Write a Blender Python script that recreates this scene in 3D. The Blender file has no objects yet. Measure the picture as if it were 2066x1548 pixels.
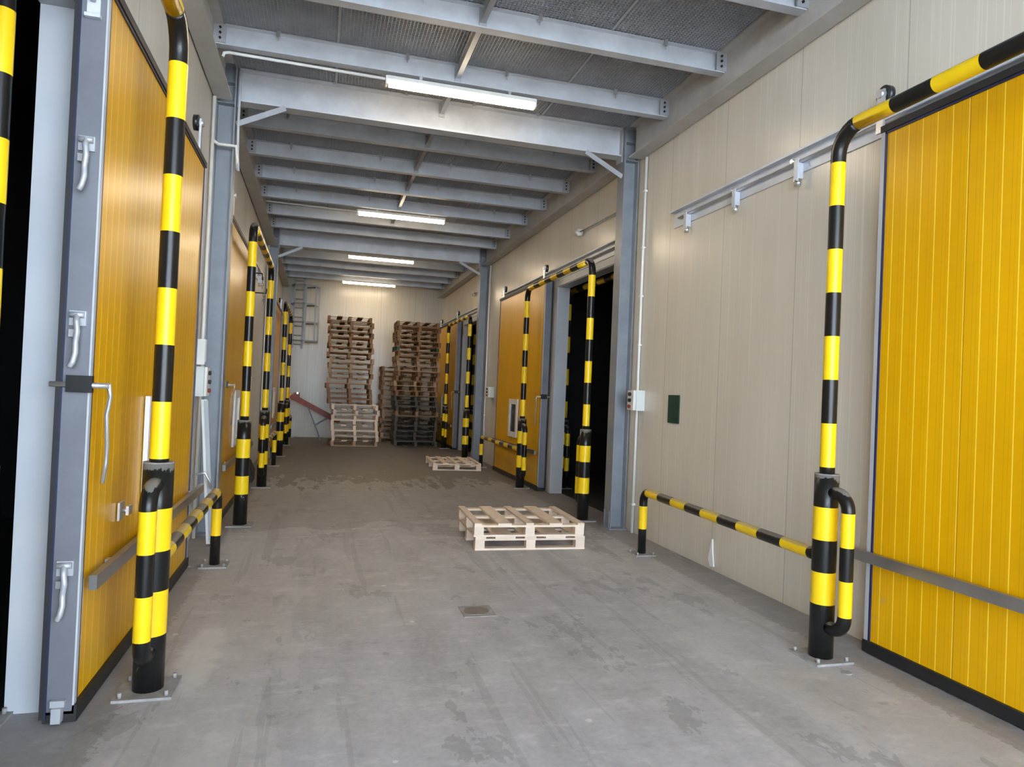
import bpy, bmesh, math, random
from mathutils import Vector, Matrix
random.seed(7)
C = bpy.context.scene.collection
SC = bpy.context.scene

# ------------------------------------------------------------------ materials
class NT:
    def __init__(s, name):
        s.m = bpy.data.materials.new(name); s.m.use_nodes = True
        s.t = s.m.node_tree; s.b = s.t.nodes['Principled BSDF']
    def n(s, kind, **kw):
        o = s.t.nodes.new(kind)
        for k, v in kw.items(): setattr(o, k, v)
        return o
    def l(s, a, b): s.t.links.new(a, b)
    def put(s, inp, v):
        if hasattr(v, 'is_output') or isinstance(v, bpy.types.NodeSocket): s.l(v, inp)
        else: inp.default_value = v
    def math(s, op, a, b=0.0, c=0.0):
        o = s.n('ShaderNodeMath', operation=op)
        s.put(o.inputs[0], a); s.put(o.inputs[1], b); s.put(o.inputs[2], c)
        return o.outputs[0]
    def pos(s):
        g = s.n('ShaderNodeNewGeometry'); x = s.n('ShaderNodeSeparateXYZ')
        s.l(g.outputs['Position'], x.inputs[0])
        return g.outputs['Position'], x.outputs[0], x.outputs[1], x.outputs[2]
    def obj(s):
        return s.n('ShaderNodeTexCoord').outputs['Object']
    def mapping(s, v, scale):
        o = s.n('ShaderNodeMapping'); s.l(v, o.inputs[0]); o.inputs['Scale'].default_value = scale
        return o.outputs[0]
    def noise(s, v, scale, detail=3, rough=.55):
        o = s.n('ShaderNodeTexNoise'); s.l(v, o.inputs['Vector'])
        o.inputs['Scale'].default_value = scale; o.inputs['Detail'].default_value = detail; o.inputs['Roughness'].default_value = rough
        return o.outputs[0]
    def ramp(s, f, *stops):
        o = s.n('ShaderNodeValToRGB'); s.put(o.inputs[0], f); e = o.color_ramp.elements
        while len(e) < len(stops): e.new(.5)
        for i, (p, c) in enumerate(stops):
            e[i].position = p; e[i].color = (*c, 1) if len(c) == 3 else c
        return o.outputs[0]
    def mix(s, f, a, b, mode='MIX'):
        o = s.n('ShaderNodeMix', data_type='RGBA', blend_type=mode)
        s.put(o.inputs[0], f)
        for i, v in ((6, a), (7, b)):
            s.put(o.inputs[i], (*v, 1) if isinstance(v, tuple) and len(v) == 3 else v)
        return o.outputs[2]
    def line(s, coord, period, offset, width):      # 1 on a stripe of the given width, every period
        f = s.math('FRACT', s.math('DIVIDE', s.math('SUBTRACT', coord, offset), period))
        return s.math('LESS_THAN', f, width / period)
    def bump(s, h, strength, dist=.01):
        o = s.n('ShaderNodeBump'); s.put(o.inputs['Height'], h)
        o.inputs['Strength'].default_value = strength; o.inputs['Distance'].default_value = dist
        s.l(o.outputs[0], s.b.inputs['Normal'])
    def set(s, col=None, rough=None, metal=None, **kw):
        if col is not None: s.put(s.b.inputs['Base Color'], (*col, 1) if isinstance(col, tuple) and len(col) == 3 else col)
        if rough is not None: s.put(s.b.inputs['Roughness'], rough)
        if metal is not None: s.b.inputs['Metallic'].default_value = metal
        for k, v in kw.items(): s.put(s.b.inputs[k], v)
        return s.m

def plain(name, col, rough=.5, metal=0.0, var=.15, scale=6):
    t = NT(name); n = t.noise(t.obj(), scale, 4)
    a = tuple(c * (1 - var) for c in col); b = tuple(min(1, c * (1 + var)) for c in col)
    return t.set(t.ramp(n, (.3, a), (.7, b)), rough, metal)

def panel_wall(name, axis, col, seam0, period=1.095):
    t = NT(name); P, x, y, z = t.pos(); c = (x, y)[axis]
    n = t.noise(t.mapping(P, (1.2, 1.2, .25)), 1.5, 4)
    base = t.ramp(n, (.3, tuple(k * .93 for k in col)), (.7, tuple(min(1, k * 1.05) for k in col)))
    fine = t.noise(t.mapping(P, (85, 85, .5)), 1.0, 3)
    base = t.mix(t.math('MULTIPLY', t.math('GREATER_THAN', fine, .60), .20), base, (.86, .84, .78))
    dirt = t.math('MULTIPLY', t.math('SUBTRACT', .35, z), t.noise(P, 5, 4))
    base = t.mix(t.math('MINIMUM', t.math('MAXIMUM', dirt, 0), .3), base, (.30, .27, .22))
    seam = t.line(c, period, seam0, .006)
    col2 = t.mix(t.math('MULTIPLY', seam, .6), base, (.16, .14, .11))
    groove = t.line(c, .0547, seam0 + .02, .004)
    h = t.math('SUBTRACT', t.math('MULTIPLY', groove, -.35), seam)
    t.bump(h, .35, .004)
    return t.set(col2, .27)

def yellow_panel(name):
    t = NT(name); P, x, y, z = t.pos()
    n = t.noise(t.mapping(P, (1, 1, .35)), 2.2, 4)
    base = t.ramp(n, (.3, (.66, .335, .0015)), (.7, (.74, .39, .002)))
    lite = t.line(y, .1095, .02, .0065)
    dark = t.line(y, .1095, .073, .004)
    seam = t.line(y, 1.095, 3.19 - 1.095 * 4, .006)
    base = t.mix(t.math('MULTIPLY', lite, .75), base, (1.0, .70, .07))
    dark2 = t.line(y, .1095, .048, .003)
    base = t.mix(t.math('MULTIPLY', t.math('MAXIMUM', dark, dark2), .32), base, (.40, .20, .0))
    base = t.mix(t.math('MULTIPLY', seam, .7), base, (.22, .10, .01))
    scuff = t.math('MULTIPLY', t.math('GREATER_THAN', t.noise(t.mapping(P, (6, 6, 9)), 1.0, 6, .7), .66), t.math('LESS_THAN', z, .55))
    base = t.mix(t.math('MULTIPLY', scuff, .35), base, (.50, .33, .12))
    h = t.math('ADD', t.math('MULTIPLY', t.noise(t.mapping(P, (60, 60, .5)), 1.0, 1), .6), t.math('SUBTRACT', lite, t.math('ADD', dark, seam)))
    t.bump(h, .16, .003)
    t.b.inputs['Specular IOR Level'].default_value = .2
    return t.set(base, .30)

def galv(name, col, metal=.35, rough=.45):
    t = NT(name); P, x, y, z = t.pos()
    n = t.noise(P, 3.5, 5, .65)
    f = t.noise(P, 40, 2)
    base = t.ramp(n, (.3, tuple(k * .85 for k in col)), (.7, tuple(k * 1.12 for k in col)))
    base = t.mix(t.math('MULTIPLY', f, .18), base, tuple(k * .7 for k in col))
    return t.set(base, t.math('ADD', t.math('MULTIPLY', n, .15), rough - .07), metal)

def paint(name, col, chip, amount=.66, rough=.28):
    t = NT(name); P, x, y, z = t.pos()
    n = t.noise(t.mapping(P, (1, 1, .5)), 14, 5, .7)
    low = t.math('LESS_THAN', z, .62)
    ch = t.math('MULTIPLY', t.math('GREATER_THAN', n, amount), low)
    v = t.noise(P, 4, 3)
    base = t.ramp(v, (.3, tuple(k * .93 for k in col)), (.7, tuple(min(1, k * 1.06) for k in col)))
    nz = t.n('ShaderNodeSeparateXYZ'); t.l(t.n('ShaderNodeNewGeometry').outputs['Normal'], nz.inputs[0])
    du = t.math('MULTIPLY', t.math('GREATER_THAN', t.math('ADD', nz.outputs[2], t.math('MULTIPLY', t.math('SUBTRACT', n, .5), .5)), .62), .55)
    t.b.inputs['Specular IOR Level'].default_value = .3
    base = t.mix(du, t.mix(ch, base, chip), (.27, .25, .22))      # dust lying on top of the pipes
    return t.set(base, t.math('ADD', t.math('MULTIPLY', t.math('MAXIMUM', ch, du), .4), rough))

def wood(name, lo, hi):
    t = NT(name); O = t.obj()
    oi = t.n('ShaderNodeObjectInfo').outputs['Random']
    n = t.noise(t.mapping(O, (3, 3, 14)), 2.5, 5, .65)
    g = t.noise(t.mapping(O, (45, 5, 45)), 1.2, 3)
    base = t.ramp(n, (.25, lo), (.75, hi))
    base = t.mix(t.math('MULTIPLY', g, .25), base, tuple(k * .55 for k in lo))
    base = t.mix(t.math('MULTIPLY', oi, .35), base, tuple(k * .62 for k in lo))
    return t.set(base, .75)

def floor_mat(name):
    t = NT(name); P, x, y, z = t.pos()
    big = t.noise(P, .55, 5, .6)
    mid = t.noise(t.mapping(P, (2.2, .55, 1)), 1.5, 6, .65)
    fine = t.noise(P, 26, 4, .7)
    base = t.ramp(big, (.3, (.315, .308, .318)), (.7, (.44, .44, .462)))
    base = t.mix(.55, base, t.ramp(mid, (.32, (.255, .248, .256)), (.68, (.50, .50, .525))))
    base = t.mix(.22, base, t.ramp(fine, (.3, (.16, .155, .15)), (.7, (.46, .45, .44))))
    mott = t.noise(t.mapping(P, (1, 1.6, 1)), 3.4, 8, .72)
    base = t.mix(t.math('MINIMUM', t.math('MAXIMUM', t.math('MULTIPLY', t.math('SUBTRACT', mott, .53), 3.2), 0.0), .42), base, (.58, .575, .585))
    base = t.mix(t.math('MINIMUM', t.math('MAXIMUM', t.math('MULTIPLY', t.math('SUBTRACT', .45, mott), 3.2), 0.0), .42), base, (.20, .195, .205))
    # pale cement dust gathered along both rows of guards
    edge = t.math('ABSOLUTE', t.math('SUBTRACT', x, 1.25))
    wob = t.math('ADD', edge, t.math('MULTIPLY', t.math('SUBTRACT', mid, .5), 1.6))
    dust = t.math('MULTIPLY', t.math('MULTIPLY', t.math('GREATER_THAN', wob, 1.35), t.math('LESS_THAN', wob, 2.1)), t.noise(P, 7, 5, .7))
    base = t.mix(t.math('MULTIPLY', dust, .42), base, (.52, .505, .48))
    # brown strip against the walls, painting in the low rails' shadow
    rail_shade = t.math('GREATER_THAN', t.math('ADD', edge, t.math('MULTIPLY', t.math('SUBTRACT', fine, .5), .25)), 2.14)
    base = t.mix(t.math('MULTIPLY', rail_shade, .45), base, (.15, .125, .105))
    # dark tyre and oil marks
    oil = t.math('GREATER_THAN', t.noise(t.mapping(P, (1.5, .8, 1)), 1.25, 5, .7), .60)
    base = t.mix(t.math('MULTIPLY', oil, .30), base, (.125, .125, .12))
    tr = t.math('GREATER_THAN', t.noise(t.mapping(P, (5.5, .22, 1)), 1.0, 3, .6), .60)
    base = t.mix(t.math('MULTIPLY', tr, .22), base, (.17, .165, .16))
    # ragged brown floor stain deeper in, darkened further to paint in light falloff
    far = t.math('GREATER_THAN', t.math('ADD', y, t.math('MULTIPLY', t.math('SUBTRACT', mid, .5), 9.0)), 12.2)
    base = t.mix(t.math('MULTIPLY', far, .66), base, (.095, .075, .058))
    mid_falloff = t.math('GREATER_THAN', t.math('ADD', y, t.math('MULTIPLY', t.math('SUBTRACT', big, .5), 9.0)), 8.2)  # second ragged zone, light falloff painted as darker floor
    base = t.mix(t.math('MULTIPLY', mid_falloff, .34), base, (.13, .118, .108))
    # worn pale patch of cement beside the parked door's guard
    dx = t.math('DIVIDE', t.math('SUBTRACT', x, -.62), .13); dy = t.math('DIVIDE', t.math('SUBTRACT', y, 4.5), .55)
    rr = t.math('ADD', t.math('ADD', t.math('MULTIPLY', dx, dx), t.math('MULTIPLY', dy, dy)), t.math('MULTIPLY', t.math('SUBTRACT', t.noise(P, 6, 4), .5), 2.6))
    base = t.mix(t.math('MULTIPLY', t.math('MINIMUM', t.math('MAXIMUM', t.math('MULTIPLY', t.math('SUBTRACT', 1.1, rr), 1.6), 0.0), 1.0), .55), base, (.60, .59, .57))
    # small pale drips
    vo = t.n('ShaderNodeTexVoronoi'); t.l(t.mapping(P, (1.9, 1.9, 1)), vo.inputs['Vector'])
    vo.inputs['Scale'].default_value = 1.0
    sp = t.math('LESS_THAN', t.math('ADD', vo.outputs['Distance'], t.math('MULTIPLY', t.math('SUBTRACT', fine, .5), .05)), .038)
    base = t.mix(t.math('MULTIPLY', sp, .7), base, (.62, .61, .58))
    t.bump(t.math('ADD', fine, mid), .12, .006)
    return t.set(base, t.math('ADD', t.math('MULTIPLY', mid, .2), .48))

def emit(name, col, strength):
    t = NT(name); t.set(col, .4)
    t.b.inputs['Emission Color'].default_value = (*col, 1); t.b.inputs['Emission Strength'].default_value = strength
    return t.m

M = dict(
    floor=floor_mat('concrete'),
    wall_y=panel_wall('cream_panel_side', 1, (.60, .555, .465), 4.90 - 1.095 * 6),
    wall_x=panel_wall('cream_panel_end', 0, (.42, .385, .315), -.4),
    yellow_door=yellow_panel('yellow_door_sheet'),
    galv=galv('galvanized', (.42, .435, .46)),
    grating=galv('grating_steel', (.40, .415, .44), .15, .5),
    galv_l=galv('galvanized_pale', (.56, .59, .635), .15, .42),
    beam=galv('galvanized_edge', (.48, .465, .44), .1, .5),
    leaf_end=galv('leaf_end_zinc', (.165, .172, .192), .3, .42),
    column=galv('column_grey', (.24, .258, .285), .15, .42),
    zinc=plain('bright_zinc', (.62, .63, .64), .3, .8),
    white=plain('white_sheet', (.40, .42, .445), .4, 0, .06, 2),
    plastic=plain('white_plastic', (.72, .72, .69), .35, 0, .05),
    box=plain('box_grey', (.62, .66, .64), .4, 0, .05),
    black=paint('black_paint', (.010, .0095, .009), (.30, .29, .27), .69),
    yellow=paint('signal_yellow', (.84, .56, .010), (.36, .23, .12), .70),
    plate=plain('steel_plate', (.27, .258, .25), .75, .0, .25, 14),
    rubber=plain('rubber', (.012, .012, .013), .55),
    navy=plain('navy_seal', (.012, .016, .06), .45),
    blackp=plain('black_plastic', (.012, .012, .012), .35),
    alu=plain('aluminium_bar', (.30, .285, .28), .3, .7, .15, 3),
    glass=plain('dark_pane', (.035, .04, .045), .08),
    greenblock=plain('green_block', (.012, .07, .035), .6),
    green=plain('green_plate', (.004, .035, .025), .4),
    red=plain('red_steel', (.24, .035, .018), .5, 0, .3, 5),
    dark=plain('unlit_room_lining', (.012, .012, .013), .9),  # near-black: the rooms' unlit darkness put into the lining colour
    roof=plain('roof_sheet', (.10, .10, .10), .8),
    pine=wood('pine', (.72, .57, .43), (.88, .75, .61)),
    oldwood=wood('old_wood', (.17, .085, .036), (.40, .23, .115)),
    shaded_oldwood=wood('shaded_old_wood', (.05, .044, .034), (.125, .108, .08)),  # dark old wood, with shading low in the stack painted in
    midwood=wood('tan_wood', (.34, .215, .12), (.54, .38, .24)),
    pipe=plain('cream_conduit', (.66, .64, .58), .4, 0, .05),
    lamp=emit('lamp_diffuser_side', (1.0, .82, .58), 16.0),
    lampd=emit('lamp_diffuser_lens', (1.0, .81, .57), 73.0),
    yard=plain('yard_concrete', (.42, .44, .46), .8),
    bounce_wall=plain('added_bounce_pale', (.62, .73, .87), .7, 0, .05),
)

# ------------------------------------------------------------------ mesh builder
class MB:
    def __init__(s): s.v, s.f, s.mi, s.sm = [], [], [], []
    def face(s, idx, mi=0, smooth=False): s.f.append(idx); s.mi.append(mi); s.sm.append(smooth)
    def box(s, x0, x1, y0, y1, z0, z1, mi=0):
        if x0 > x1: x0, x1 = x1, x0
        if y0 > y1: y0, y1 = y1, y0
        if z0 > z1: z0, z1 = z1, z0
        n = len(s.v)
        s.v += [(x0,y0,z0),(x1,y0,z0),(x1,y1,z0),(x0,y1,z0),(x0,y0,z1),(x1,y0,z1),(x1,y1,z1),(x0,y1,z1)]
        for q in ((0,3,2,1),(4,5,6,7),(0,1,5,4),(1,2,6,5),(2,3,7,6),(3,0,4,7)): s.face([n+i for i in q], mi)
        return s
    def bar(s, a, b, w, h, up=(0,0,1), mi=0):       # a box beam from a to b
        a, b = Vector(a), Vector(b); d = (b-a).normalized(); u = Vector(up)
        r = d.cross(u).normalized(); u = r.cross(d).normalized(); n = len(s.v)
        for p in (a, b):
            for i, j in ((-1,-1),(1,-1),(1,1),(-1,1)): s.v.append(tuple(p + r*(i*w/2) + u*(j*h/2)))
        for q in ((0,1,2,3),(7,6,5,4),(0,4,5,1),(1,5,6,2),(2,6,7,3),(3,7,4,0)): s.face([n+i for i in q], mi)
        return s
    def tube(s, pts, r, seg=14, mats=None, cap=True):
        pts = [Vector(p) for p in pts]; n0 = len(s.v); N = len(pts)
        T = []
        for i in range(N):
            a = pts[i]-pts[i-1] if i else pts[1]-pts[0]
            b = pts[i+1]-pts[i] if i < N-1 else pts[-1]-pts[-2]
            T.append((a.normalized()+b.normalized()).normalized())
        ref = Vector((1,0,0)) if abs(T[0].x) < .9 else Vector((0,1,0))
        u = T[0].cross(ref).normalized()
        for i in range(N):
            u = (u - T[i]*u.dot(T[i])).normalized(); w = T[i].cross(u)
            for k in range(seg):
                a = 2*math.pi*k/seg; s.v.append(tuple(pts[i] + (u*math.cos(a) + w*math.sin(a))*r))
        for i in range(N-1):
            m = mats[i] if mats else 0
            for k in range(seg):
                k2 = (k+1) % seg
                s.face([n0+i*seg+k, n0+i*seg+k2, n0+(i+1)*seg+k2, n0+(i+1)*seg+k], m, True)
        if cap:
            s.face([n0+k for k in range(seg)][::-1], mats[0] if mats else 0)
            s.face([n0+(N-1)*seg+k for k in range(seg)], mats[-1] if mats else 0)
        return s
    def cyl(s, a, b, r, seg=16, mi=0): return s.tube([a, b], r, seg, [mi])
    def extrude(s, prof, axis, a, b, mi=0):         # closed profile of 2-D points, extruded along an axis
        n = len(s.v); k = len(prof)
        for t in (a, b):
            for p, q in prof:
                s.v.append({0:(t,p,q), 1:(p,t,q), 2:(p,q,t)}[axis])
        for i in range(k):
            j = (i+1) % k; s.face([n+i, n+j, n+k+j, n+k+i], mi)
        s.face([n+i for i in range(k)][::-1], mi); s.face([n+k+i for i in range(k)], mi)
        return s
    def build(s, name, mats, parent=None, at=None):
        me = bpy.data.meshes.new(name)
        q = parent
        while q is not None and '_o' not in q: q = q.parent
        off = at if at is not None else (q['_o'] if q is not None else None)
        o3 = Vector(off) if off is not None else Vector((0,0,0))
        me.from_pydata([tuple(Vector(v)-o3) for v in s.v], [], s.f)
        for m in (mats if isinstance(mats, (list, tuple)) else [mats]): me.materials.append(M[m])
        me.polygons.foreach_set('material_index', s.mi); me.polygons.foreach_set('use_smooth', s.sm)
        bm = bmesh.new(); bm.from_mesh(me); bmesh.ops.recalc_face_normals(bm, faces=bm.faces); bm.to_mesh(me); bm.free()
        o = bpy.data.objects.new(name, me); C.objects.link(o)
        if parent is not None:
            o.parent = parent
        elif at is not None: o.location = at
        return o

def tag(o, label, cat, group=None, kind='thing'):
    o['label'] = label; o['category'] = cat; o['kind'] = kind
    if group: o['group'] = group
    return o
def thing(name, loc, label, cat, group=None):
    o = bpy.data.objects.new(name, None); C.objects.link(o); o.location = loc; o.empty_display_size = .1
    o['_o'] = loc
    return tag(o, label, cat, group)
def struct(name, mb, mat, parent=None):
    o = mb.build(name, mat, parent)
    if parent is None: o['kind'] = 'structure'
    return o
def arc(c, r, a0, a1, plane, n=7):                  # points on an arc in the yz / xz plane
    out = []
    for i in range(n):
        a = a0 + (a1-a0)*i/(n-1)
        p, q = r*math.cos(a), r*math.sin(a)
        out.append((c[0], c[1]+p, c[2]+q) if plane == 'yz' else (c[0]+p, c[1], c[2]+q))
    return out
ORD = 'zeroth first second third fourth fifth sixth seventh eighth ninth tenth eleventh twelfth thirteenth fourteenth fifteenth sixteenth seventeenth eighteenth nineteenth twentieth twenty-first twenty-second twenty-third twenty-fourth twenty-fifth twenty-sixth twenty-seventh'.split()

# ------------------------------------------------------------------ the setting
XL, XR, YB = -1.22, 3.78, 22.4          # inner faces of the two long walls and the end wall
Y0 = -1.2                               # where the side walls start, at the yard
YM = -.8                                # grating and roof cover the passage from here on
DH = 3.46                               # height of the doorways
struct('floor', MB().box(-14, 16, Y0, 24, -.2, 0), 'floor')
struct('floor_yard', MB().box(-30, 32, -24, Y0, -.2, 0), 'yard')
struct('wall_added_bounce', MB().box(-30, 32, -24.4, -24, 0, 10), 'bounce_wall')  # unseen wall added across the yard to bounce sunlight into the passage
def wall_with_holes(name, x0, x1, holes, mat):
    mb = MB(); y = Y0
    for a, b in holes:
        mb.box(x0, x1, y, a, 0, 6.6); mb.box(x0, x1, a, b, DH, 6.6); y = b
    mb.box(x0, x1, y, YB+.2, 0, 6.6)
    return struct(name, mb, mat)
wall_with_holes('wall_left', XL-.17, XL, [(1.30, 3.86)], 'wall_y')
wall_with_holes('wall_right', XR, XR+.2, [(8.42, 10.90), (16.45, 18.72)], 'wall_y')
struct('wall_back', MB().box(XL-.2, XR+.2, YB, YB+.2, 0, 6.6), 'wall_x')
struct('roof', MB().box(XL-.4, XR+.4, YM, YB+.4, 6.6, 6.75), 'roof')
g = MB()
x = XL+.02
while x < XR-.01: g.box(x, x+.005, YM, YB-.01, 5.060, 5.084); x += .034
y = YM
while y < YB-.02: g.box(XL+.01, XR-.01, y, y+.005, 5.062, 5.084); y += .034
for xx in (.03, 1.25, 2.47): g.box(xx-.012, xx+.012, YM, YB-.01, 5.052, 5.060)
struct('ceiling', g, 'grating')
n_trim = 0
def reveal(x0, x1, a, b, xt, s):
    global n_trim; n_trim += 1
    mb = MB()
    mb.box(x0, x1, b-.012, b+.0, 0, DH); mb.box(x0, x1, a, a+.012, 0, DH); mb.box(x0, x1, a, b, DH-.012, DH)
    w = .10                                         # flat architrave on the passage face
    f0, f1 = sorted((xt, xt+s*.012))
    mb.box(f0, f1, b, b+w, 0, DH+w); mb.box(f0, f1, a-w, a, 0, DH+w); mb.box(f0, f1, a, b, DH, DH+w)
    struct('trim_%d' % n_trim, mb, 'white')
reveal(XL-.17, XL, 1.30, 3.86, XL, 1)
reveal(XR, XR+.2, 8.42, 10.90, XR, -1)
reveal(XR, XR+.2, 16.45, 18.72, XR, -1)
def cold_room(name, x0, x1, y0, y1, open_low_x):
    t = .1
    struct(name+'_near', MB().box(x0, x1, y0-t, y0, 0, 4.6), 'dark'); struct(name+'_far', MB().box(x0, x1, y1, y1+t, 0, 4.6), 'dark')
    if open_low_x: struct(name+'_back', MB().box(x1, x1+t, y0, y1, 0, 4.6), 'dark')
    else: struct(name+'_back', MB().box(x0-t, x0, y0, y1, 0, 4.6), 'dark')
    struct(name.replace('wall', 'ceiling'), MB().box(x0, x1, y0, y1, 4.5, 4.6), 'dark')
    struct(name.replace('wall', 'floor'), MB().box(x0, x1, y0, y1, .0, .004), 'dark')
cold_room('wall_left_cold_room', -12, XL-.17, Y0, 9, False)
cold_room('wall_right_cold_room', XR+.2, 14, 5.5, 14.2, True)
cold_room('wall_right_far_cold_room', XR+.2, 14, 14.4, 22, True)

# ------------------------------------------------------------------ steelwork
def isection(mb, axis, a, b, c, z0, z1, w, tf=.014, tw=.01, mi=0):
    prof = [(c-w/2,z0),(c+w/2,z0),(c+w/2,z0+tf),(c+tw/2,z0+tf),(c+tw/2,z1-tf),(c+w/2,z1-tf),(c+w/2,z1),(c-w/2,z1),(c-w/2,z1-tf),(c-tw/2,z1-tf),(c-tw/2,z0+tf),(c-w/2,z0+tf)]
    return mb.extrude(prof, axis, a, b, mi)
def column(y, side, label):
    xo, xi = (XR-.02, XR-.22) if side > 0 else (XL+.02, XL+.22)
    t = thing('steel_column', ((xo+xi)/2, y, 0), label, 'column', 'steel columns along the passage')
    mb = MB(); w = .10; k = .014 if side > 0 else -.014
    mb.box(xi, xi+k, y-w, y+w, .015, 5.05); mb.box(xo, xo-k, y-w, y+w, .015, 5.05); mb.box(xi+k, xo-k, y-.006, y+.006, .015, 5.05)
    mb.build('column_shaft', 'column', t)
    b = MB(); b.box(min(xi,xo)-.03, max(xi,xo)+.015, y-.15, y+.15, 0, .015)
    b.build('base_plate', 'column', t)
    for dy in (-.07, .07):
        MB().extrude([(xi-k, .015), (xi-k*.2, .015), (xi-k*.2, .21), (xi-k, .23)], 1, y+dy-.012, y+dy+.012).build('gusset', 'column', t)
    for zz in (4.63, 4.86):
        MB().box(xi+k, xo-k, y-w+.004, y+w-.004, zz, zz+.012).build('stiffener', 'column', t)
    return t
column(8.04, 1, 'grey steel column beside the long bare cream wall, with a white conduit behind it')
column(16.04, 1, 'grey steel column between the two dark open doorways')
column(8.04, -1, 'grey steel column between the parked and the closed yellow door')
column(16.04, -1, 'grey steel column beyond the hanging chains, before the last closed yellow door')

def knee(t, x, y, s):
    mb = MB(); a = (x, y-.03, 4.43); b = (x - s*.5, y-.03, 4.68)
    mb.bar(a, b, .06, .012, (0,1,0)); mb.bar((a[0], a[1]+.03, a[2]+.02), (b[0]+s*.03, b[1]+.03, b[2]), .008, .05, (0,1,0))
    mb.build('knee_brace', 'galv', t)
def cross_beam(y, label):
    t = thing('cross_beam', (1.28, y, 4.69), label, 'beam', 'main beams across the passage')
    isection(MB(), 0, XL+.225, XR-.225, y, 4.69, 5.05, .17, .016).build('beam_web', 'galv_l', t)
    for s, x in ((1, XR-.225), (-1, XL+.225)):
        MB().box(x-s*.0, x-s*.014, y-.085, y+.085, 4.62, 5.055).build('end_plate', 'galv', t)
        knee(t, x, y-.06, s)
    for k in range(4):
        MB().box(.0+k*.8, .03+k*.8, y-.10, y-.085, 5.02, 5.06).build('grating_clip', 'zinc', t)
cross_beam(8.08, 'deep steel cross beam spanning the passage just behind the first lamp')
cross_beam(16.08, 'deep steel cross beam farther along, joining the two farther columns')

def edge_beam(a, b, s, label):
    x0 = XR-.18-.012 if s > 0 else XL+.012
    t = thing('edge_beam', (x0+.09, (a+b)/2, 4.64), label, 'beam', 'long beams under the grating edges')
    isection(MB(), 1, a, b, x0+.09, 4.64, 5.05, .18, .018).build('beam_body', 'beam', t)
for s, w in ((1, 'above the bare cream wall side'), (-1, 'above the parked yellow door side')):
    edge_beam(YM, 7.88, s, 'long brownish steel beam %s, stretch before the first columns' % w)
    edge_beam(8.12, 15.88, s, 'long brownish steel beam %s, stretch between the columns' % w)
    edge_beam(16.12, YB-.01, s, 'long brownish steel beam %s, stretch reaching the end wall' % w)

def joist(y, label):
    t = thing('ceiling_joist', (1.28, y, 4.85), label, 'joist', 'joists under the grating')
    isection(MB(), 0, XL+.115, XR-.115, y, 4.85, 5.05, .10, .010, .007).build('joist_body', 'galv_l', t)
    for s, x in ((1, XR-.115), (-1, XL+.115)):
        mb = MB(); mb.box(x-s*.10, x+s*.012, y-.062, y-.05, 4.86, 5.045)
        for q in range(3): mb.cyl((x-s*.05, y-.062, 4.90+q*.05), (x-s*.05, y-.074, 4.90+q*.05), .012, 8, 1)
        mb.build('end_plate', ['galv', 'blackp'], t)
    if y < 13:
        for k in range(4):
            xx = -.55+k*1.15+(.1 if k % 2 else 0)
            mb = MB(); mb.box(xx, xx+.035, y-.066, y-.050, 5.0, 5.062); mb.cyl((xx+.017, y-.062, 5.0), (xx+.017, y-.062, 4.965), .006, 8)
            mb.build('grating_clip', 'zinc', t)
    return t
def strut(a, b, label):
    t = thing('bridging_strut', (1.25, (a+b)/2, 4.92), label, 'strut', 'struts bridging the joists')
    mb = MB()
    mb.box(1.225, 1.275, a+.02, b-.02, 4.905, 4.913); mb.box(1.246, 1.254, a+.02, b-.02, 4.913, 5.04)
    mb.build('strut_body', 'galv', t)
    MB().box(1.215, 1.285, b-.02, b-.008, 4.87, 5.04).build('end_plate', 'galv', t)
joists = [(y, '%s joist counted from the first cross beam towards the passage mouth' % ORD[4-i]) for i, y in enumerate((3.62, 4.78, 5.95))]
joists += [(7.10, 'joist directly over the first fluorescent lamp')]
joists += [(y, '%s joist beyond the first cross beam' % ORD[i+1]) for i, y in enumerate((9.19, 10.32, 11.45, 12.60, 13.84, 14.98))]
joists += [(17.10+1.15*k, '%s joist beyond the farther cross beam' % ORD[k+1]) for k in range(5)]
for y, l in joists: joist(y, 'grey steel ' + l)
ys = sorted([y for y, l in joists] + [8.08, 16.08])
for i, (a, b) in enumerate(zip(ys[:-1], ys[1:])):
    if 13 < a: break
    n8 = ys.index(8.08)
    where = '%s gap before the first cross beam' % ORD[n8-i] if i < n8 else '%s gap beyond the first cross beam' % ORD[i-n8+1]
    strut(a, b, 'short grey strut between joists, %s' % where)

# ------------------------------------------------------------------ lamps
def lamp(y, z, label):
    t = thing('fluorescent_lamp', (1.32, y, z), label, 'lamp', 'fluorescent lamps along the passage')
    MB().extrude([(y-.055, z+.045), (y+.055, z+.045), (y+.06, z+.005), (y-.06, z+.005)], 0, .53, 2.11).build('housing', 'plastic', t)
    mb = MB(); prof = [(y-.055, z+.004), (y+.055, z+.004), (y+.045, z-.035), (y+.02, z-.05), (y-.02, z-.05), (y-.045, z-.035)]
    mb.extrude(prof, 0, .545, 2.095)
    for i in (2, 3, 4): mb.mi[i] = 1
    mb.build('diffuser', ['lamp', 'lampd'], t)
    for x in (.51, 2.095): MB().extrude([(y-.057, z+.04), (y+.057, z+.04), (y+.047, z-.04), (y-.047, z-.04)], 0, x, x+.02).build('end_cap', 'plastic', t)
    for x in (.85, 1.8): MB().box(x, x+.03, y-.045, y-.03, z+.04, 4.85).build('hanger', 'zinc', t)
lamp(7.12, 4.775, 'lit fluorescent lamp closest to the passage mouth, largest of the four')
lamp(12.70, 4.785, 'second lit fluorescent lamp, between the two cross beams')
lamp(17.08, 4.785, 'third lit fluorescent lamp, just beyond the farther cross beam')
lamp(21.35, 4.785, 'lit fluorescent lamp closest to the end wall, smallest of the four')

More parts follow.
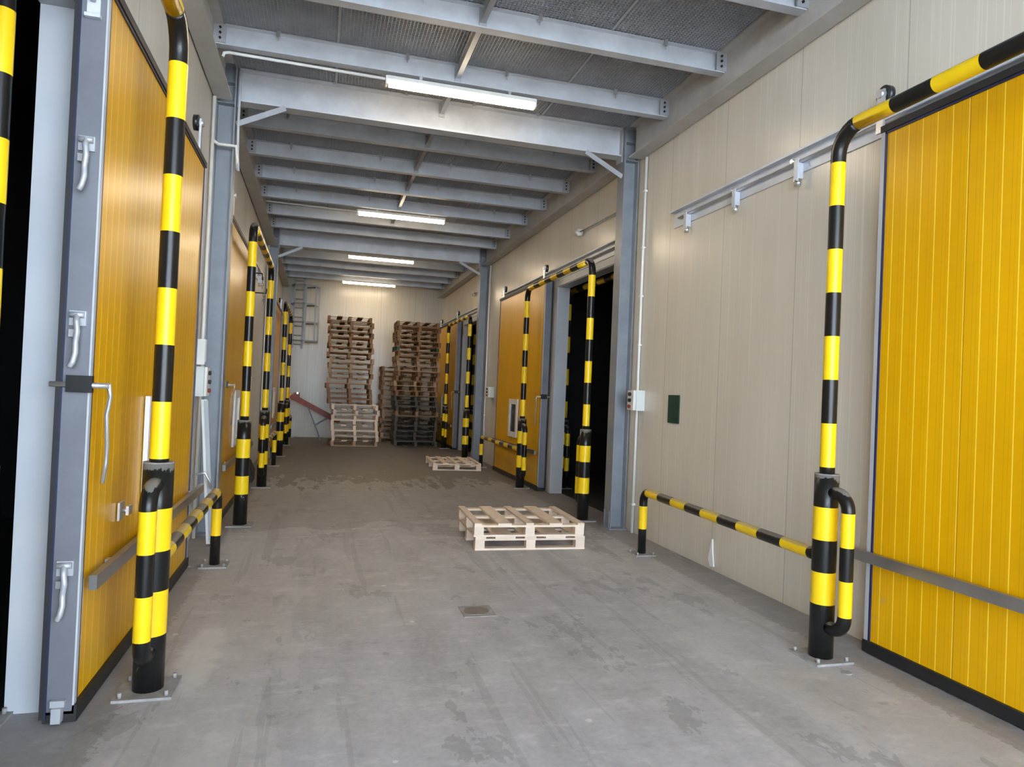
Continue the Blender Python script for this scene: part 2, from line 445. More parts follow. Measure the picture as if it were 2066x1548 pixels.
# ------------------------------------------------------------------ striped pipe guards
def stripes(path, marks):                            # cut a polyline at lengths; marks: [(upto_length, mat)]
    out, mats, L, k = [Vector(path[0])], [], 0.0, 0
    for a, b in zip(path[:-1], path[1:]):
        a, b = Vector(a), Vector(b); d = (b-a).length; s = 0.0
        while k < len(marks)-1 and marks[k][0] < L+d-1e-6:
            s = marks[k][0]-L
            if s > 1e-5 and (a.lerp(b, s/d)-out[-1]).length > 1e-5: out.append(a.lerp(b, s/d)); mats.append(marks[k][1])
            k += 1
        if (b-out[-1]).length > 1e-6: out.append(b); mats.append(marks[k][1])
        L += d
    return out, mats
def base_plate(t, x, y, w=.15, tilt=0, bolts=True):
    p = MB().box(x-w, x+w, y-w, y+w, 0, .014).build('base_plate', 'plate', t)
    if bolts:
        for i in (-1, 1):
            for j in (-1, 1):
                MB().cyl((x+i*w*.78, y+j*w*.78, .014), (x+i*w*.78, y+j*w*.78, .04), .011, 8).build('anchor_bolt', 'plate', t)
def guard(x, ya, yb, label, zs=1.251, h=.2867, zt=3.47, low=None, lowx=None, loops=True, plates=True, sleeve=((.36,0),(.568,1),(.776,0),(.99,1),(1.2,0)), group='striped pipe guards in front of the doorways', r=.048):
    t = thing('pipe_guard', (x, (ya+yb)/2, 0), label, 'guard', group)
    B, Y = 0, 1
    R = .17
    path = [(x, ya, 1.19)] + arc((x, ya+R, zt-R), R, math.pi, math.pi/2, 'yz') + arc((x, yb-R, zt-R), R, math.pi/2, 0, 'yz') + [(x, yb, 1.19)]
    vert = [(zs-1.19, B)] + [(zs-1.19+h*(i+1), Y if i % 2 == 0 else B) for i in range(7)]
    al = R*math.pi/2; s0 = (zt-R-1.19) + al; top = yb-ya-2*R; nb = max(3, int(round(top/.29)) | 1)
    mk = vert + [(s0, B)] + [(s0+top*(i+1)/nb, Y if i % 2 == 0 else B) for i in range(nb)]
    end = s0*2+top
    mk += [(end-v, B if i == 0 else m) for i, (v, m) in enumerate(reversed(vert))]
    # colours of the mirrored leg: black bend, then yellow / black in turn, black foot
    mk2 = mk[:len(vert)+1+nb]
    cuts = [end-v for v, _ in reversed(vert)]
    cols = [B] + [Y if i % 2 == 0 else B for i in range(7)]
    mk2 += list(zip(cuts, cols)) + [(end+1, B)]
    pts, ms = stripes(path, mk2)
    MB().tube(pts, r, 18, ms).build('hoop_pipe', ['black', 'yellow'], t)
    for y, d in ((ya, 1), (yb, -1)):
        zc = [.014] + [v for v, _ in sleeve]
        pts, ms = stripes([(x, y, .014), (x, y, 1.2)], [(v-.014, m) for v, m in sleeve])
        MB().tube(pts, .076, 22, ms).build('sleeve_post', ['black', 'yellow'], t)
        MB().tube([(x, y, 1.2), (x, y, 1.206)], .0762, 22).build('sleeve_cap', 'plate', t)
        if loops:
            yo = y + d*.20; rr = .042
            p = [(x, y+d*.06, 1.09)] + arc((x, y+d*.10, .99), .10, math.pi/2, 0 if d > 0 else math.pi, 'yz') + arc((x, y+d*.10, .32), .10, 0 if d > 0 else math.pi, -math.pi/2 if d > 0 else 3*math.pi/2, 'yz') + [(x, y+d*.06, .22)]
            l0 = .04 + .157
            pts, ms = stripes(p, [(l0+.01, B), (l0+.225, Y), (l0+.435, B), (l0+.66, Y), (9, B)])
            MB().tube(pts, rr, 14, ms).build('bumper_loop', ['black', 'yellow'], t)
        if plates: base_plate(t, x, y, .14, 0, ya < 5)
    if low:
        xl = lowx if lowx is not None else x; L = low-yb
        p = [(x, yb+.06, .66), (xl, low-.10, .66)] + arc((xl, low-.10, .56), .10, math.pi/2, 0, 'yz') + [(xl, low, .014)]
        run = (Vector(p[1])-Vector(p[0])).length; nb = 9
        mk = [(.07, B)] + [(.07+(run-.07)*(i+1)/nb, Y if i % 2 == 0 else B) for i in range(nb)] + [(run+.157+.05, B), (run+.157+.29, Y), (99, B)]
        pts, ms = stripes(p, mk)
        MB().tube(pts, r*.9, 16, ms).build('low_rail', ['black', 'yellow'], t)
        if plates: base_plate(t, xl, low, .115, 0, ya < 5)
    return t
guard(3.24, .86, 3.81, 'striped pipe guard framing the closed yellow door on the bare cream wall side', low=6.66, lowx=3.36)
guard(3.43, 8.55, 11.52, 'striped pipe guard framing the first dark open doorway beyond the column', low=14.63, lowx=3.45, h=.2867)
guard(3.44, 16.3, 19.2, 'striped pipe guard framing the farthest dark doorway, beside the pallet stack', low=22.0)
guard(-.80, 1.05, 4.02, 'striped pipe guard right beside the parked yellow door with the wavy latches', zs=1.225, h=.3005, zt=3.54, low=6.62, lowx=-.83, sleeve=((.30,0),(.534,1),(.742,0),(.964,1),(1.2,0)))
guard(-.81, 8.45, 11.5, 'striped pipe guard framing the closed yellow door beyond the leaning white pipe', low=14.45)
guard(-.81, 16.35, 19.3, 'striped pipe guard farthest along, close to the red conveyor', low=22.0)
IN = 'striped guards standing inside the cold rooms'
guard(-1.49, 1.05, 3.72, 'striped pipe guard inside the dark doorway next to the parked yellow door', zs=1.225, h=.3005, zt=3.54, group=IN)
guard(4.20, 8.55, 11.5, 'striped pipe guard standing in the dark inside the first doorway beyond the column', group=IN)
guard(4.20, 16.3, 19.2, 'striped pipe guard standing in the dark inside the farthest doorway', group=IN)

# ------------------------------------------------------------------ sliding doors and their tracks
def latch(t, x, y, z):
    l = MB().box(x-.035, x+.035, y-.012, y, z-.02, z+.05).build('latch', 'galv', t)
    l2 = MB().box(x-.03, x+.012, y-.03, y-.012, z-.075, z-.04); l2.build('latch_keeper', 'zinc', l)
    mb = MB(); pts = [(x+.0, y-.02, z+.03), (x+.005, y-.045, z), (x+.012, y-.05, z-.05), (x+.004, y-.042, z-.10), (x+.008, y-.05, z-.15), (x+.0, y-.055, z-.195), (x-.012, y-.05, z-.215)]
    sm = []
    for a, b in zip(pts[:-1], pts[1:]):
        for q in range(4): sm.append(tuple(Vector(a).lerp(Vector(b), q/4)))
    sm.append(pts[-1]); mb.tube(sm, .013, 10); mb.cyl((x-.03, y-.02, z+.03), (x+.03, y-.02, z+.03), .014, 10)
    mb.build('latch_handle', 'galv', l)
def sliding_door(s, ya, yb, label, window, shown_end=False, lever=None, bar=None, top=3.56, rollers=(), bite=False, patch=False):
    """s: +1 on the XR wall, -1 on the XL wall; the leaf spans ya..yb along it"""
    xf = XR-.15 if s > 0 else XL+.165               # face towards the passage
    xb = xf + s*.115                                 # back face
    n = -s                                           # direction of the face normal along x
    t = thing('sliding_door', ((xf+xb)/2, (ya+yb)/2, 0), label, 'door', 'yellow sliding doors')
    e = .012; fw = .034
    p = MB().box(xf+s*.006, xb, ya+fw, yb-fw, .08, top-.03); p.build('door_panel', 'yellow_door', t)
    mb = MB()
    for a, b in ((ya, ya+fw), (yb-fw, yb)): MB().box(xf-s*.004, xb, a, b, .045, top).build('edge_frame', 'white', t)
    MB().box(xf-s*.012, xb, ya, yb, top-.03, top+.015).build('top_seal', 'rubber', t)
    mb = MB(); d0, d1 = xf+s*.0065, xf-s*.004
    mb.box(d0, d1, ya+fw, ya+fw+.014, .05, top-.03); mb.box(d0, d1, yb-fw-.014, yb-fw, .05, top-.03); mb.box(d0, d1, ya+fw, yb-fw, top-.045, top-.03)
    mb.build('seal_strip', 'navy', t)
    MB().box(xf-s*.016, xb+s*.01, ya, yb, .008, .085).build('bottom_seal', 'rubber', t)
    if s > 0: b0, b1 = ya+.05, yb+.10
    else: b0, b1 = ya+.12, yb+.33
    if bar: b0, b1 = bar
    MB().box(xf-s*.03, xf-s*.065, b0, b1, .615, .685).build('push_bar', 'alu', t)
    for q in (.12, .5, .88):
        yy = b0+(b1-b0)*q
        if ya < yy < yb: MB().box(xf, xf-s*.03, yy-.02, yy+.02, .625, .675).build('bar_bracket', 'zinc', t)
    w0, w1 = window
    fr = MB(); x0, x1 = xf, xf-s*.028; z0, z1 = .80, 1.53
    for a in ((w0, w0+.09, z0, z1), (w1-.09, w1, z0, z1), (w0+.09, w1-.09, z0, z0+.10), (w0+.09, w1-.09, z1-.10, z1)): fr.box(x0, x1, *a)
    f = fr.build('window_frame', 'plastic', t)
    MB().box(xf+s*.002, xf-s*.008, w0+.09, w1-.09, z0+.10, z1-.10).build('window_pane', 'glass', f)
    for yy in rollers:
        mb = MB(); mb.cyl((xf+s*.02, yy, 3.81), (xf+s*.06, yy, 3.81), .065, 18); r = mb.build('roller', 'blackp', t)
        mb = MB(); mb.box(xf-s*.005, xf+s*.012, yy-.03, yy+.03, top-.02, 3.84); mb.cyl((xf-s*.02, yy, 3.81), (xf+s*.02, yy, 3.81), .03, 12); mb.build('roller_hanger', 'zinc', t)
    if lever is not None:
        yy, d = lever                                # d: direction in which the leaf lies from this edge
        b = MB().box(xf-s*.02, xf+s*.09, yy-d*.03, yy-d*.001, 1.565, 1.645).build('lock_block', 'blackp', t)
        MB().cyl((xf+s*.16, yy-d*.016, 1.60), (xf-s*.09, yy-d*.016, 1.60), .013, 10).build('lock_rod', 'zinc', b)
        pts = [(xf-s*.085, yy-d*.01, 1.61), (xf-s*.085, yy+d*.03, 1.55), (xf-s*.075, yy+d*.02, 1.46), (xf-s*.065, yy+d*.09, 1.30), (xf-s*.06, yy+d*.105, 1.22), (xf-s*.05, yy+d*.10, 1.12)]
        MB().tube(pts, .0105, 10).build('lever_handle', 'zinc', t)
    if shown_end:
        xm = (xf+xb)/2
        MB().box(xf+s*.004, xb-s*.002, ya-.004, ya+.001, .06, top).build('end_cap', 'leaf_end', t)
        MB().box(xb-s*.004, xb+s*.022, ya-.012, ya+.05, .03, top).build('edge_seal', 'rubber', t)
        mb = MB(); mb.box(xb+s*.000, xb-s*.006, ya-.013, ya-.004, .03, top); mb.build('seal_lip', 'navy', t)
        if s < 0:
            for z in (2.73, 1.90, .72): latch(t, xm-.0, ya-.004, z)
        if s < 0:
            mb = MB(); mb.box(xm-.028, xm+.028, ya-.014, ya-.004, 3.37, 3.50); mb.cyl((xm, ya-.03, 3.42), (xm, ya-.03, 3.47), .014, 10); mb.box(xm-.034, xm+.034, ya-.03, ya-.004, 3.345, 3.362)
            mb.build('guide_block', 'galv_l', t)
            mb = MB(); mb.box(xm-.03, xm+.03, ya-.03, ya-.004, .09, .12); mb.box(xm-.02, xm+.02, ya-.045, ya-.004, .02, .09)
            mb.build('floor_guide', 'galv', t)
            mb = MB(); mb.box(xf, xf-s*.012, ya+.60, ya+.70, .84, .94); mb.cyl((xf-s*.01, ya+.65, .89), (xf-s*.05, ya+.65, .89), .012, 10); mb.box(xf-s*.04, xf-s*.055, ya+.61, ya+.69, .87, .92)
            mb.build('door_hasp', 'zinc', t)
    if patch:
        mb = MB(); mb.box(xf+s*.004, xf+s*.007, ya+fw, ya+fw+.05, .34, .66); mb.build('bare_patch', 'plastic', t)
    return t
sliding_door(-1, 3.70, 6.60, 'yellow sliding door parked open beside the dark doorway, wavy latches on its grey edge', (4.82, 5.37), True, (3.70, 1), (3.74, 6.94), 3.55, rollers=(3.95, 6.3), patch=True)
sliding_door(-1, 8.35, 11.5, 'closed yellow sliding door just beyond the column with the leaning white trunking', (9.47, 10.02), False, (8.75, 1), None, 3.55, rollers=(8.6, 11.2))
sliding_door(-1, 16.2, 19.3, 'closed yellow sliding door farthest along, near the red conveyor', (17.3, 17.85), False, None, None, 3.55, rollers=(16.5, 19.0))
sliding_door(1, .85, 3.86, 'large closed yellow sliding door beside the bare cream wall with the long track', (2.15, 2.72), False, None, (.7, 3.97), 3.56, rollers=(1.2, 3.88))
sliding_door(1, 11.12, 14.22, 'yellow sliding door slid open between the two farther columns, white framed window in it', (12.5, 13.08), True, (11.12, 1), (11.2, 14.40), 3.62, rollers=(11.25, 13.95))
sliding_door(1, 18.90, 21.95, 'yellow sliding door slid open behind the pallet stack at the end wall', (20.3, 20.88), True, (18.90, 1), (19.0, 22.1), 3.62, rollers=(19.0, 21.7))

def track(s, ya, yb, label, brackets):
    xw = XR if s > 0 else XL
    t = thing('door_track', (xw-s*.05, (ya+yb)/2, 3.60), label, 'rail', 'overhead tracks of the sliding doors')
    X = lambda d: xw-s*d
    prof = [(X(.004), 3.575), (X(.012), 3.575), (X(.012), 3.745), (X(.062), 3.745), (X(.062), 3.765), (X(.004), 3.765)]
    MB().extrude(prof, 1, ya, yb).build('track_channel', 'galv_l', t)
    MB().extrude([(X(.012), 3.655), (X(.04), 3.65), (X(.052), 3.662), (X(.04), 3.676), (X(.012), 3.672)], 1, ya+.02, yb-.15).build('running_lip', 'zinc', t)
    for y in brackets:
        mb = MB(); mb.box(X(.01), X(.07), y-.006, y+.006, 3.52, 3.65); mb.box(X(.07), X(.08), y-.026, y+.026, 3.49, 3.67)
        b = mb.build('track_bracket', 'galv_l', t)
        MB().cyl((X(.055), y, 3.455), (X(.055), y, 3.50), .027, 14).build('stop_block', 'zinc', b)
        MB().cyl((X(.012), y+.10, 3.69), (X(.05), y+.10, 3.69), .018, 10).build('track_bolt', 'zinc', b)
track(1, .9, 7.0, 'long galvanized door track on the bare cream wall', (4.84, 5.73, 6.63))
track(1, 8.3, 14.45, 'galvanized door track above the first dark doorway beyond the column', ())
track(1, 16.3, 22.3, 'galvanized door track above the farthest dark doorway', ())
track(-1, .9, 7.2, 'galvanized door track above the parked yellow door with latches', (6.9,))
track(-1, 8.3, 14.5, 'galvanized door track above the closed door, chains hanging past its end', (12.0, 12.9, 13.8))
track(-1, 16.2, 22.2, 'galvanized door track above the farthest closed yellow door', ())

# ------------------------------------------------------------------ services on walls and columns
def conduit(name, paths, label, r=.016, mat='pipe', clips=(), cat='conduit'):
    p0 = paths[0][0]
    t = thing(name, p0, label, cat)
    for p in paths: MB().tube(p, r, 10).build('conduit_pipe', mat, t)
    for c in clips: MB().box(c[0]-.022, c[0]+.022, c[1]-.022, c[1]+.022, c[2]-.012, c[2]+.012).build('pipe_clip', 'plastic', t)
    return t
conduit('conduit', [[(3.755, 7.72, 4.62), (3.755, 7.72, 0)]], 'white conduit running down the wall past the control box by the nearer column', .017, 'plastic', [(3.755, 7.72, z) for z in (4.2, 3.5, 2.9, 2.3, .35)])
conduit('conduit', [[(3.755, 15.75, 4.62), (3.755, 15.75, 0)]], 'white conduit running down beside the column between the open doorways', .022, 'plastic', [(3.755, 15.75, z) for z in (3.2, 1.1)])
conduit('conduit', [[(-1.19, 7.78, 4.62), (-1.19, 7.78, 0)], [(-1.19, 7.78, 4.16), (-1.15, 7.89, 4.16), (-.97, 7.89, 4.16), (-.955, 7.89, 4.02), (-.955, 7.93, 3.92)]], 'cream conduit with a side branch, beside the column by the parked door', .018, 'pipe')
conduit('conduit', [[(-.965, 7.93, 5.0), (-.965, 7.93, 4.4), (-.955, 7.90, 4.1), (-.94, 7.90, 3.9)]], 'thin bent pipe on the column face under the first cross beam', .014, 'galv_l')
conduit('conduit', [[(-1.19, 12.35, 3.4), (-1.19, 12.35, 1.74)], [(-1.19, 12.35, 1.52), (-1.19, 12.35, .30)]], 'cream conduit above and below the small wall box behind the second guard', .02, 'plastic')
conduit('conduit', [[(-1.19, 15.8, 4.62), (-1.19, 15.8, 0)]], 'cream conduit on the wall beside the farther column near the chains', .02, 'pipe')
conduit('conduit', [[(-1.03, 7.10, 4.75), (-1.02, 7.10, 4.79), (-.98, 7.10, 4.80), (.51, 7.10, 4.79)]], 'white feed conduit leading to the first fluorescent lamp', .015, 'plastic')
conduit('conduit', [[(-1.04, 12.68, 4.80), (.51, 12.68, 4.79)]], 'thin feed conduit leading to the second fluorescent lamp', .012, 'pipe')

def control_box(loc, size, s, label, buttons=True):
    x, y, z = loc; dx, dy, dz = size
    t = thing('control_box', (x, y, z), label, 'box', 'control boxes by the doors')
    MB().box(x, x-s*dx*.75, y-dy/2, y+dy/2, z-dz/2, z+dz/2).build('enclosure', 'box', t)
    MB().box(x-s*dx*.77, x-s*dx, y-dy/2+.004, y+dy/2-.004, z-dz/2+.004, z+dz/2-.004).build('front_cover', 'plastic', t)
    if buttons:
        for q, m in ((.30, 'blackp'), (.0, 'blackp'), (-.30, 'red')):
            MB().cyl((x-s*dx, y, z+dz*q), (x-s*(dx+.025), y, z+dz*q), .022, 12).build('push_button', m, t)
    return t
control_box((3.775, 7.64, 1.62), (.15, .17, .245), 1, 'pale grey control box with black buttons, at the edge of the bare cream wall')
control_box((3.775, 15.1, 1.64), (.13, .26, .24), 1, 'pale grey control box on the wall between the open yellow door and the column')
control_box((-1.215, 7.62, 1.63), (.12, .18, .30), -1, 'white control box with a red button beside the column by the parked yellow door')
control_box((-1.215, 12.35, 1.63), (.10, .26, .22), -1, 'small plain grey box on the cream wall behind the second guard', False)
t = thing('cable_cover', (-1.20, 7.62, 1.80), 'narrow white cover plate above the red buttoned control box', 'cover')
MB().box(-1.218, -1.13, 7.55, 7.66, 1.80, 2.06).build('cover_body', 'plastic', t); MB().box(-1.13, -1.12, 7.57, 7.64, 1.83, 2.03).build('cover_lid', 'white', t)
t = thing('plastic_pipe', (-1.0, 7.45, 0), 'loose flat white plastic trunking leaning against the column by the parked door', 'pipe')
MB().bar((-.985, 7.42, .02), (-1.11, 7.52, 1.45), .055, .04, (0,1,0)).build('trunking_body', 'plastic', t)
MB().bar((-.962, 7.385, .04), (-1.087, 7.485, 1.44), .035, .006, (0,1,0)).build('trunking_lid', 'white', t)
tag(MB().tube([(-1.12, 7.30, .72), (-1.04, 7.30, .74), (-1.0, 7.32, .66), (-.98, 7.33, .58)], .012, 8).build('bent_rod', 'zinc', None, (-1.12, 7.30, .72)), 'bent thin metal rod sticking out beside the leaning white trunking', 'rod')
t = tag(MB().box(3.765, 3.778, 6.72, 6.96, 1.39, 1.70).build('wall_plate', 'green', None, (3.77, 6.84, 1.545)), 'small dark green plate on the bare cream wall', 'plate')
def wall_fitting(y, label):
    t = thing('wall_fitting', (3.77, y, 4.15), label, 'fitting', 'round wall fittings with a thin rod')
    mb = MB(); mb.cyl((3.778, y, 4.15), (3.71, y, 4.15), .055, 18); mb.cyl((3.71, y, 4.15), (3.68, y, 4.12), .035, 14); mb.build('fitting_body', 'plastic', t)
    MB().tube([(3.72, y, 4.15), (3.74, y-.3, 4.15), (3.74, y-1.35, 4.13)], .010, 8).build('fitting_rod', 'plate', t)
wall_fitting(9.9, 'round white wall fitting with a thin rod above the first dark doorway')
wall_fitting(17.4, 'round white wall fitting with a thin rod above the farthest dark doorway')
# chains and hooks on the wall past the closed door's track
t = thing('hanging_chain', (-1.12, 12.6, 3.5), 'dark hooks and short chains hanging on the wall past the closed yellow door', 'chain')
mb = MB(); mb.tube([(-1.2, 12.2, 3.46), (-1.0, 12.2, 3.46), (-.99, 12.2, 3.35)], .012, 8); mb.build('hook', 'blackp', t)
mb = MB(); mb.tube([(-1.2, 12.9, 3.22), (-.98, 12.9, 3.22), (-.97, 12.9, 3.30)], .012, 8); mb.build('hook', 'blackp', t)
for yy, z0 in ((12.3, 3.44), (12.75, 3.22)):
    mb = MB()
    for k in range(5):
        mb.tube(arc((-1.0, yy, z0-k*.05), .022, 0, 2*math.pi, 'xz' if k % 2 else 'yz', 9), .006, 6, None, False)
    mb.build('chain', 'plate', t)
t = thing('rubber_block', (-1.06, 12.2, 0), 'black rubber block on the floor against the wall behind the second guard', 'block')
MB().extrude([(-1.16, 0), (-.99, 0), (-.99, .17), (-1.06, .33), (-1.16, .36)], 1, 12.0, 12.45).build('block_body', 'rubber', t)
wr = bpy.data.objects['wall_right']
mb = MB(); mb.extrude([(5.97, .30), (6.03, .10), (5.99, .03), (5.93, .04), (5.955, .16)], 0, 3.762, 3.778); mb.build('torn_facing', 'plastic', wr)
# floor drain and a loose bolt
t = thing('floor_drain', (1.21, 5.05, 0), 'square metal floor drain with a round cover in the middle of the passage', 'drain')
MB().box(1.09, 1.335, 4.925, 5.175, 0, .004).build('drain_frame', 'plate', t)
mb = MB(); mb.cyl((1.21, 5.05, .004), (1.21, 5.05, .007), .095, 28); mb.build('drain_cover', 'alu', t)
tag(MB().cyl((3.225, 3.56, 0), (3.225, 3.56, .006), .032, 16).build('floor_plug', 'plate', None, (3.225, 3.56, 0)), 'small round metal cap in the floor before the bare wall guard', 'cap')

# ------------------------------------------------------------------ caged ladder on the end wall
t = thing('caged_ladder', (-.72, YB, 2.93), 'grey caged ladder high on the end wall above the red conveyor', 'ladder')
yl = YB-.20
for x in (-.86, -.58): MB().box(x-.03, x+.03, yl-.012, yl+.012, 2.75, 5.04).build('stile', 'column', t)
for k in range(8): MB().cyl((-.83, yl, 2.86+k*.28), (-.61, yl, 2.86+k*.28), .014, 8).build('rung', 'column', t)
def cage_pts(z):
    return [(-.88, yl, z), (-.94, yl-.28, z), (-.82, yl-.58, z), (-.50, yl-.66, z), (-.22, yl-.58, z), (-.12, yl-.30, z), (-.50, yl-.02, z)]
for z in (2.94, 3.50, 4.06, 4.62):
    mb = MB(); q = cage_pts(z)
    for a, b in zip(q[:-1], q[1:]): mb.bar(a, b, .008, .05)
    mb.build('cage_hoop', 'column', t)
for k in (1, 3, 4, 5):
    x, y, z = cage_pts(0)[k]; MB().box(x-.022, x+.022, y-.004, y+.004, 2.92, 4.64).build('cage_strap', 'column', t)
for z in (2.80, 4.3):
    mb = MB()
    for x in (-.86, -.58): mb.box(x-.02, x+.02, yl, YB, z, z+.03)
    mb.build('wall_bracket', 'column', t)

# ------------------------------------------------------------------ red conveyor leaning at the end wall
t = thing('belt_conveyor', (-.1, 21.2, 0), 'rust red sloping conveyor on black legs beside the pallet stack', 'conveyor')
hi, lo = Vector((-.72, 21.2, 1.25)), Vector((.62, 21.2, .56)); d = (lo-hi).normalized()
mb = MB()
for dy in (-.16, .16): mb.bar(hi+Vector((0,dy,0)), lo+Vector((0,dy,0)), .03, .15, (0,1,0) if False else (0,0,1))
for k in range(7):
    p = hi.lerp(lo, (k+.5)/7); mb.bar(p+Vector((0,-.16,-.03)), p+Vector((0,.16,-.03)), .03, .03)
mb.build('conveyor_frame', 'red', t)
MB().bar(hi+Vector((0,0,.05)), lo+Vector((0,0,.05)), .27, .02).build('belt', 'rubber', t)
mb = MB(); p = hi+d*.10; mb.bar(p+Vector((0,-.19,.10)), p+Vector((0,.19,.10)), .16, .16); mb.cyl(hi+Vector((0,-.18,0)), hi+Vector((0,.18,0)), .09, 16); mb.build('drive_head', 'red', t)
MB().cyl(p+Vector((.03,-.24,.17)), p+Vector((.03,-.19,.17)), .03, 12).build('drive_knob', 'zinc', t)
MB().bar(hi-d*.12+Vector((0,0,.02)), hi+Vector((0,0,.0)), .12, .08).build('feed_chute', 'yellow', t)
for dy in (-.17, .17):
    MB().bar((-.30, 21.2+dy, .98), (.10, 21.2+dy, .0), .035, .035, (0,1,0)).build('leg', 'blackp', t)
    MB().bar((-.08, 21.2+dy, .44), (.30, 21.2+dy, .68), .03, .03, (0,1,0)).build('leg_brace', 'blackp', t)

# ------------------------------------------------------------------ pallets
def pallet_pieces(w, d, h, rnd=0, miss=(), tb=.020, ts=.020, wide=1.0, bw2=.05):
    """(name, box) list; boards of the deck run along y, bearers and runners along x"""
    R = random.Random(rnd); out = []; j = lambda a: (R.random()-.5)*a
    ww = [a*wide for a in (.075, .145, .085, .145, .075)]; xs = [ww[0]/2, .27*w, .5*w, .73*w, w-ww[4]/2]
    for i, (cx, bw) in enumerate(zip(xs, ww)):
        if i in miss: continue
        cx += j(.02) if 0 < i < 4 else 0
        out.append(('deck_board', (cx-bw/2-w/2, cx+bw/2-w/2, j(.02), d+j(.02), h-tb, h)))
    for k, y0 in enumerate((0, d/2-.05, d-.10)):
        out.append(('bearer_board', (-w/2, w/2, y0, y0+.10, h-tb-ts, h-tb)))
        for cx in (bw2, w/2, w-bw2):
            out.append(('block', (cx-bw2-w/2, cx+bw2-w/2, y0+.004, y0+.096, tb, h-tb-ts)))
        out.append(('runner_board', (-w/2+j(.012), w/2+j(.012), y0, y0+.10, 0, tb)))
    return out
def pallet_with_parts(loc, rz, label, w=1.2, d=1.08, h=.14, mat='pine', rnd=1, group=None, miss=(), wide=1.0):
    t = thing('wooden_pallet', (0,0,0), label, 'pallet', group)
    for name, b in pallet_pieces(w, d, h, rnd, miss, wide=wide): MB().box(*b).build(name, mat, t)
    t.location = loc; t.rotation_euler = (0, 0, rz)
    return t
GP = 'pale pallets lying on the passage floor'
pallet_with_parts((2.225, 6.96, 0), math.radians(-1.6), 'lower of the two pale pallets stacked on the floor by the column', rnd=3, group=GP, wide=1.5)
pallet_with_parts((2.21, 6.955, .1405), math.radians(-2.0), 'upper of the two pale pallets stacked on the floor by the column', rnd=4, group=GP, h=.14)
pallet_with_parts((2.80, 13.95, 0), math.radians(-2.5), 'single pale pallet lying alone on the floor beyond the open yellow door', 1.0, 1.45, .15, rnd=9, group=GP, wide=.8)

protos = {}
def stack_pallet(key, mat, rnd, w, d, miss=()):
    if key in protos: return protos[key]
    mb = MB()
    g = mat == 'green'
    for n, b in pallet_pieces(w, d, .142, rnd, miss, .021, .004, 1.0, .039): mb.box(*b, 1 if g and n == 'block' and abs(b[0]+b[1]) > .5 else 0)
    o = mb.build('wooden_pallet', ['oldwood', 'greenblock'] if g else mat); C.objects.unlink(o); protos[key] = o
    return o
def pallet_stack(x, y, z0, n, group, where, plan, seed, h=.1425, tone={}):
    R = random.Random(seed); z = z0
    for i in range(n):
        mat, w, d = plan(i, R); v = R.randrange(3)
        o = stack_pallet((mat, v, round(w, 2)), mat, 20+v, w, d, () if v else (R.choice((1, 2, 3)),)).copy()
        C.objects.link(o); o.name = 'wooden_pallet'
        dx, dy = shift(i, where, R)
        o.location = (x+dx, y+dy, z); o.rotation_euler = (0, 0, math.radians(R.uniform(-2.2, 2.2)))
        if R.random() < .3: o.location.z = z+h; o.rotation_euler = (0, math.pi, o.rotation_euler.z)
        tag(o, '%s wooden pallet, %s from the floor in %s' % (dict(pine='pale', midwood='tan', oldwood='brown', shaded_oldwood='dark grey', green='green cornered')[mat], ORD[i+1], where), 'pallet', group)
        z += h
W1, W2, W3 = 'the stack beside the red conveyor', 'the stack beside the far yellow door', 'the shorter stack behind the others'
def shift(i, where, R):
    j = (R.uniform(-.045, .045), R.uniform(-.05, .05))
    if where == W1 and i < 8: return (j[0]*.6, -.10+j[1]*.4)
    if where == W1: return (-.16+j[0]+(i-8)*-.004, .15+j[1])
    if where == W2: return (j[0]*1.3+(.0 if i < 14 else .02), j[1])
    return j
def plan1(i, R): return ('pine' if i in (4, 5, 6, 7) or (i < 8 and R.random() < .6) else 'midwood' if i < 8 else ('oldwood' if R.random() < .55 else 'midwood') if i < 20 else 'oldwood', 1.25 if i < 8 else 1.2, 1.0)
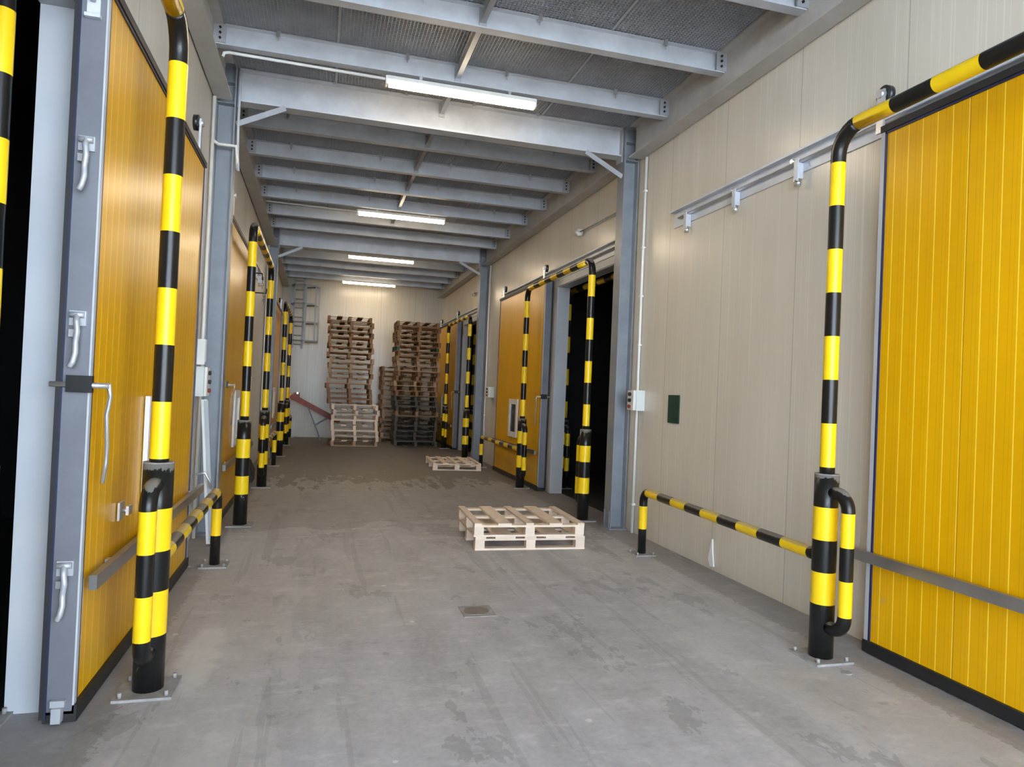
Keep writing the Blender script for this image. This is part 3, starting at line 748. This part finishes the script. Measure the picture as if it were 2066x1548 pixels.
def plan2(i, R): return ('green' if i == 19 else 'shaded_oldwood' if i < 10 and i != 6 else ('oldwood' if R.random() < .5 else 'midwood') if i < 17 else ('oldwood' if R.random() < .75 else 'midwood'), 1.22, 1.0)
def plan3(i, R): return ('oldwood' if R.random() < .6 else 'midwood', 1.2, 1.0)
pallet_stack(.99, 19.4, 0, 25, 'pallets stacked beside the conveyor', W1, plan1, 5)
pallet_stack(2.68, 19.7, 0, 25, 'pallets stacked beside the far yellow door', W2, plan2, 6)
pallet_stack(2.42, 21.0, 0, 16, 'pallets in the shorter stack at the end wall', W3, plan3, 8)
for o in protos.values(): bpy.data.objects.remove(o)

# ------------------------------------------------------------------ daylight, camera, view
w = bpy.data.worlds.new('sky'); SC.world = w; w.use_nodes = True
bg = w.node_tree.nodes['Background']; bg.inputs[0].default_value = (.76, .87, 1.0, 1); bg.inputs[1].default_value = 3.2

sun = bpy.data.lights.new('sun', 'SUN'); so = bpy.data.objects.new('sun', sun); C.objects.link(so)
sun.energy = 54; sun.angle = .02; sun.color = (1, .97, .93); so.rotation_euler = Vector((-.25, -.72, -.65)).to_track_quat('-Z', 'Y').to_euler()

cam = bpy.data.cameras.new('camera'); co = bpy.data.objects.new('camera', cam); C.objects.link(co)
yaw, pitch, roll = .272168, .013343, .042420
f = Vector((math.sin(yaw)*math.cos(pitch), math.cos(yaw)*math.cos(pitch), math.sin(pitch)))
r0 = Vector((math.cos(yaw), -math.sin(yaw), 0)); u0 = r0.cross(f)
r = r0*math.cos(roll) + u0*math.sin(roll); u = u0*math.cos(roll) - r0*math.sin(roll)
m = Matrix((r, u, -f)).transposed().to_4x4(); m.translation = Vector((0, 0, 1.65))
co.matrix_world = m
cam.sensor_fit = 'HORIZONTAL'; cam.sensor_width = 36; cam.lens = 1390/2066*36; cam.clip_start = .05
SC.camera = co
v = SC.view_settings; v.view_transform = 'Standard'; v.look = 'None'; v.gamma = 1; v.exposure = .35; v.use_curve_mapping = False
SC.cycles.use_denoising = True; SC.cycles.max_bounces = 10; SC.cycles.diffuse_bounces = 6
